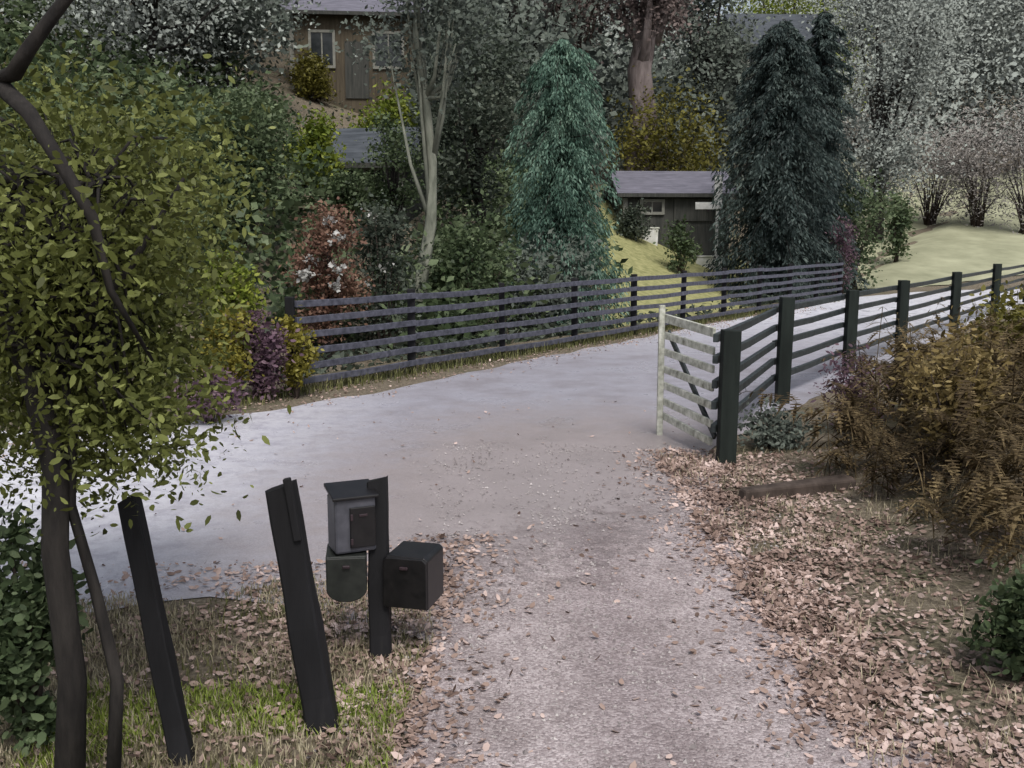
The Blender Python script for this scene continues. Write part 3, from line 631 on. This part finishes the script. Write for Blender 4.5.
# ------------------------------------------------------------------ bracken
def fronds(pos, L0, npin=13):
    out = []
    for (x, y, z, s) in pos:
        a = random.uniform(0, 2*math.pi); L = L0*s*random.uniform(.7, 1.2); lean = random.uniform(.1, .95)
        d = np.array([math.cos(a), math.sin(a), 0]); side = np.array([-d[1], d[0], 0]); o = np.array([x, y, z])
        tt = np.linspace(0, 1, npin+2)
        cur = lambda u: o+d*(lean*L*u**1.5)+np.array([0,0,L*(u*(1.15)-.75*lean*u**2.2)])
        pts = np.array([cur(u) for u in tt])
        for i in range(npin+1):       # rachis
            a_, b_ = pts[i], pts[i+1]; w = side*.004
            out.append([a_-w, a_+w, b_+w*.8, b_-w*.8])
        for i in range(3, npin+2):
            pl = L*.25*math.sin(min(1, (1.08-tt[i])*1.9)*math.pi/2)*random.uniform(.75, 1.1)+.01
            for sg in (-1, 1):
                v = side*sg+d*random.uniform(.1, .7)+rng.normal(size=3)*.22+np.array([0,0,random.uniform(-.7, .25)]); v /= np.linalg.norm(v)
                w = np.cross(v, [0,0,1]); w /= np.linalg.norm(w)+1e-6; k = pl*.06
                m_ = pts[i]+v*pl*.5+np.array([0,0,-.03*pl])
                e = pts[i]+v*pl+np.array([0,0,-.2*pl])
                out.append([pts[i], m_+w*k, e, m_-w*k])
                if pl > .05:   # small leaflets
                    for q in (.12, .28, .44, .60, .76):
                        b_ = pts[i]+v*pl*q; out.append([b_, b_+w*pl*.19*(1.1-q)+v*pl*.02, b_+w*pl*.22*(1.1-q)+v*pl*.07, b_+v*pl*.08]); out.append([b_, b_-w*pl*.19*(1.1-q)+v*pl*.02, b_-w*pl*.22*(1.1-q)+v*pl*.07, b_+v*pl*.08])
    return np.array(out)
def inpoly(x, y, poly):
    c = False; j = len(poly)-1
    for i in range(len(poly)):
        xi, yi = poly[i]; xj, yj = poly[j]
        if (yi > y) != (yj > y) and x < (xj-xi)*(y-yi)/(yj-yi)+xi: c = not c
        j = i
    return c
poly = [(2.85,9.3),(2.5,8.0),(2.7,6.9),(2.75,6.0),(2.75,4.7),(5,4),(9,6),(11,12),(9.5,17),(5.6,12.6)]
pos = []
while len(pos) < 1250:
    x = random.uniform(1.8, 11); y = random.uniform(5, 17)
    if inpoly(x, y, poly): pos.append((x, y, height(x, y)-.02, .75+.35*min(1, max(0, (x-2.2)/1.6))))
tag(quads('bracken', fronds(pos, .95), M['bracken']), 'dense brown dead bracken on the right bank below the dark fence', 'bracken', kind='stuff')
shrub('bracken_clump', 'golden brown bush at the right edge above the bracken', 965, 7.6, 325, 110, 'bracken_gold', 3400, .06, nclump=22, asp=.4)
shrub('bracken_clump', 'reddish brown bush where the bracken meets the fence rails', 855, 9.6, 352, 80, 'purple', 1500, .05, nclump=16, asp=.4)
shrub('shrub', 'small grey green shrub at the foot of the dark corner post', 775, 9.3, 408, 80, 'greygreen', 1800, .045, nclump=14)
shrub('shrub', 'olive shrub behind the golden bush at the right edge', 1010, 11, 300, 110, 'ochre', 2500, .07, nclump=18)

# ------------------------------------------------------------------ leaf litter and grass
def lane_d(x, y):  # rough test: on the drive centre?
    return (-.15 < x < 1.45 and y < 9)
P = []
def scatter(n, fx):
    for _ in range(n):
        r = fx()
        if r and noise.noise(Vector((r[0]*1.6, r[1]*1.6, 21)))+noise.noise(Vector((r[0]*6, r[1]*6, 3)))*.5 > random.uniform(-.75, .35): P.append((r[0], r[1], max(height(r[0], r[1]), 0)+.016+random.uniform(0, .012)))
scatter(9000, lambda: (1.5+random.gauss(0, .22), random.uniform(2.4, 9.2)))
scatter(3000, lambda: (-.45+random.gauss(0, .22), random.uniform(2.4, 6.5)))
scatter(21000, lambda: (1.3+abs(random.gauss(0, .85)), random.uniform(2.5, 9)))
scatter(8500, lambda: (-.35-abs(random.gauss(0, .9)), random.uniform(2.5, 5.9)))
scatter(350, lambda: (random.uniform(-.3, 1.5), random.uniform(2.5, 7)))
scatter(260, lambda: (random.uniform(-3, 2), random.uniform(5, 12)))
scatter(6000, lambda: tuple(A0+dirA*random.uniform(-4, 20)+nA*random.gauss(0, .35)-nA*.35))
scatter(2200, lambda: (random.uniform(-6, -.6), 5.3+random.gauss(0, .25)))
P = np.array(P); D = rng.normal(size=(len(P), 3)); D[:, 2] *= .18
D[:, 2] += rng.uniform(-.1, .35, len(P))
V = leafcards(P, .033, .58, D, var=.7, upbias=2.4, hexa=True)
scatter = None
tag(quads('leaf_litter', V, M['litter']), 'fallen brown leaves scattered over the verges and drive edge', 'leaf litter', kind='stuff')
def grass(name, label, n, fx, h, mat, wd=.006):
    V = []
    for _ in range(n):
        r = fx()
        if r is None: continue
        x, y = r; z = max(height(x, y), 0)-.005; a = random.uniform(0, 6.28); L = h*random.uniform(.4, 1.2); ln_ = random.uniform(.1, .8)*L
        d = Vector((math.cos(a), math.sin(a), 0)); s = Vector((-d.y, d.x, 0))*wd*.5; b0 = Vector((x, y, z)); mid = b0+d*ln_*.35+Vector((0,0,L*.6)); e = b0+d*ln_+Vector((0,0,L*.95))
        V.append([b0-s, b0+s, mid+s*.8, mid-s*.8]); V.append([mid-s*.8, mid+s*.8, e+s*.15, e-s*.15])
    tag(quads(name, np.array(V), M[mat]), label, 'grass', kind='stuff')
def vg(x0, x1, y0, y1, th=0., seed=2.):
    def g():
        x = random.uniform(x0, x1); y = random.uniform(y0, y1)
        if noise.noise(Vector((x*1.8, y*1.8, seed))) < th-random.random()*.25: return None
        if x > -.42+.12*noise.noise(Vector((y*2, 0, 4))) and x < 1.3: return None
        if x < 0 and y > 5.4+.1*(x+2)+.4*noise.noise(Vector((x*2, 0, 4))): return None
        return x, y
    return g
grass('dry_grass', 'pale dry grass on the left verge around the posts', 42000, vg(-4.5, -.35, 2.4, 5.9, -.1), .065, 'grass_pale')
grass('grass', 'olive grass on the left verge', 14000, vg(-4.5, -.35, 2.4, 5.6, .12, 7.), .06, 'grass')
grass('fresh_grass', 'bright green grass at the foot of the thick black post', 16000, vg(-1.9, -.45, 2.7, 4.2, -.15, 11.), .06, 'grass_green')
grass('dry_grass', 'sparse dry grass along the right edge of the drive', 7000, vg(1.35, 3.6, 2.6, 9.2, .15, 5.), .08, 'grass_pale')
grass('grass', 'thin grass along the foot of the far fence', 7000, lambda: tuple(A0+dirA*random.uniform(-1, 24)+nA*random.gauss(0, .16)), .16, 'grass', .012)
M['stone'] = f('gravel_stones', [(.12,.105,.105),(.27,.245,.245),(.50,.47,.46)], clump=2, rough=.8, trans=0)
tri = []
oc = np.array([(1,0,0),(0,1,0),(-1,0,0),(0,-1,0),(0,0,1)], float)
for _ in range(7000):
    y = random.uniform(2.6, 9.5)**1.0; x = random.choice([random.uniform(-.7, 1.8), random.gauss(.45, .25), random.gauss(1.5, .25), random.gauss(-.4, .2)])
    if not -.9 < x < 2.2: continue
    if noise.noise(Vector((x*2, y*1.2, 40))) < random.uniform(-.5, .3): continue
    a = random.uniform(0, 6.28); k = random.uniform(.004, .013)*(1.6 if random.random() < .06 else 1)
    v = oc*rng.uniform(.6, 1.2, (5, 1))*k; v[:, 2] *= .8
    v = v@np.array([[math.cos(a), math.sin(a), 0], [-math.sin(a), math.cos(a), 0], [0, 0, 1]])+np.array([x, y, .013])
    for i in range(4): tri.append([v[i], v[(i+1) % 4], v[4]])
tag(quads('loose_stones', np.array(tri), M['stone'], nv=3), 'loose small stones scattered on the gravel drive', 'gravel', kind='stuff')
# stones on the drive edge
mb = MB(); mb.bar((1.75,7.45,.03), (2.7,7.75,.06), .12, .12, .02); o = mb.build('edging_log', M['bark_brown'], bevel=.02)
tag(o, 'dark half buried log at the drive edge below the corner post', 'log')

# ------------------------------------------------------------------ light, camera
w = bpy.data.worlds.new('World'); S.world = w; w.use_nodes = True; nt = w.node_tree
sky = nt.nodes.new('ShaderNodeTexSky'); sky.sky_type = 'NISHITA'; sky.sun_disc = False
EL, AZ = 56, 165
sky.sun_elevation = R(EL); sky.sun_rotation = R(AZ); sky.air_density = 1.0; sky.dust_density = 4.0
bg = nt.nodes['Background']; bg.inputs[1].default_value = .15
hs = nt.nodes.new('ShaderNodeHueSaturation'); hs.inputs['Saturation'].default_value = .5; nt.links.new(sky.outputs[0], hs.inputs['Color']); nt.links.new(hs.outputs[0], bg.inputs[0])
sl = bpy.data.lights.new('sun', 'SUN'); sl.energy = 2.3; sl.angle = R(20); sl.color = (1, .96, .91)
so = bpy.data.objects.new('sun', sl); COL.objects.link(so)
az = R(AZ); dv = Vector((math.sin(az)*math.cos(R(EL)), math.cos(az)*math.cos(R(EL)), math.sin(R(EL))))
so.rotation_euler = dv.to_track_quat('Z', 'Y').to_euler()
cam = bpy.data.cameras.new('camera'); co = bpy.data.objects.new('camera', cam); COL.objects.link(co); S.camera = co
cam.sensor_width = 36; cam.lens = 36*F/1024; cam.clip_end = 1500; cam.clip_start = .05
co.location = (0, 0, CH); co.rotation_euler = (R(90)-math.atan((384-HOR)/F), 0, 0)
S.view_settings.view_transform = 'Standard'; S.view_settings.look = 'None'; S.view_settings.exposure = 0
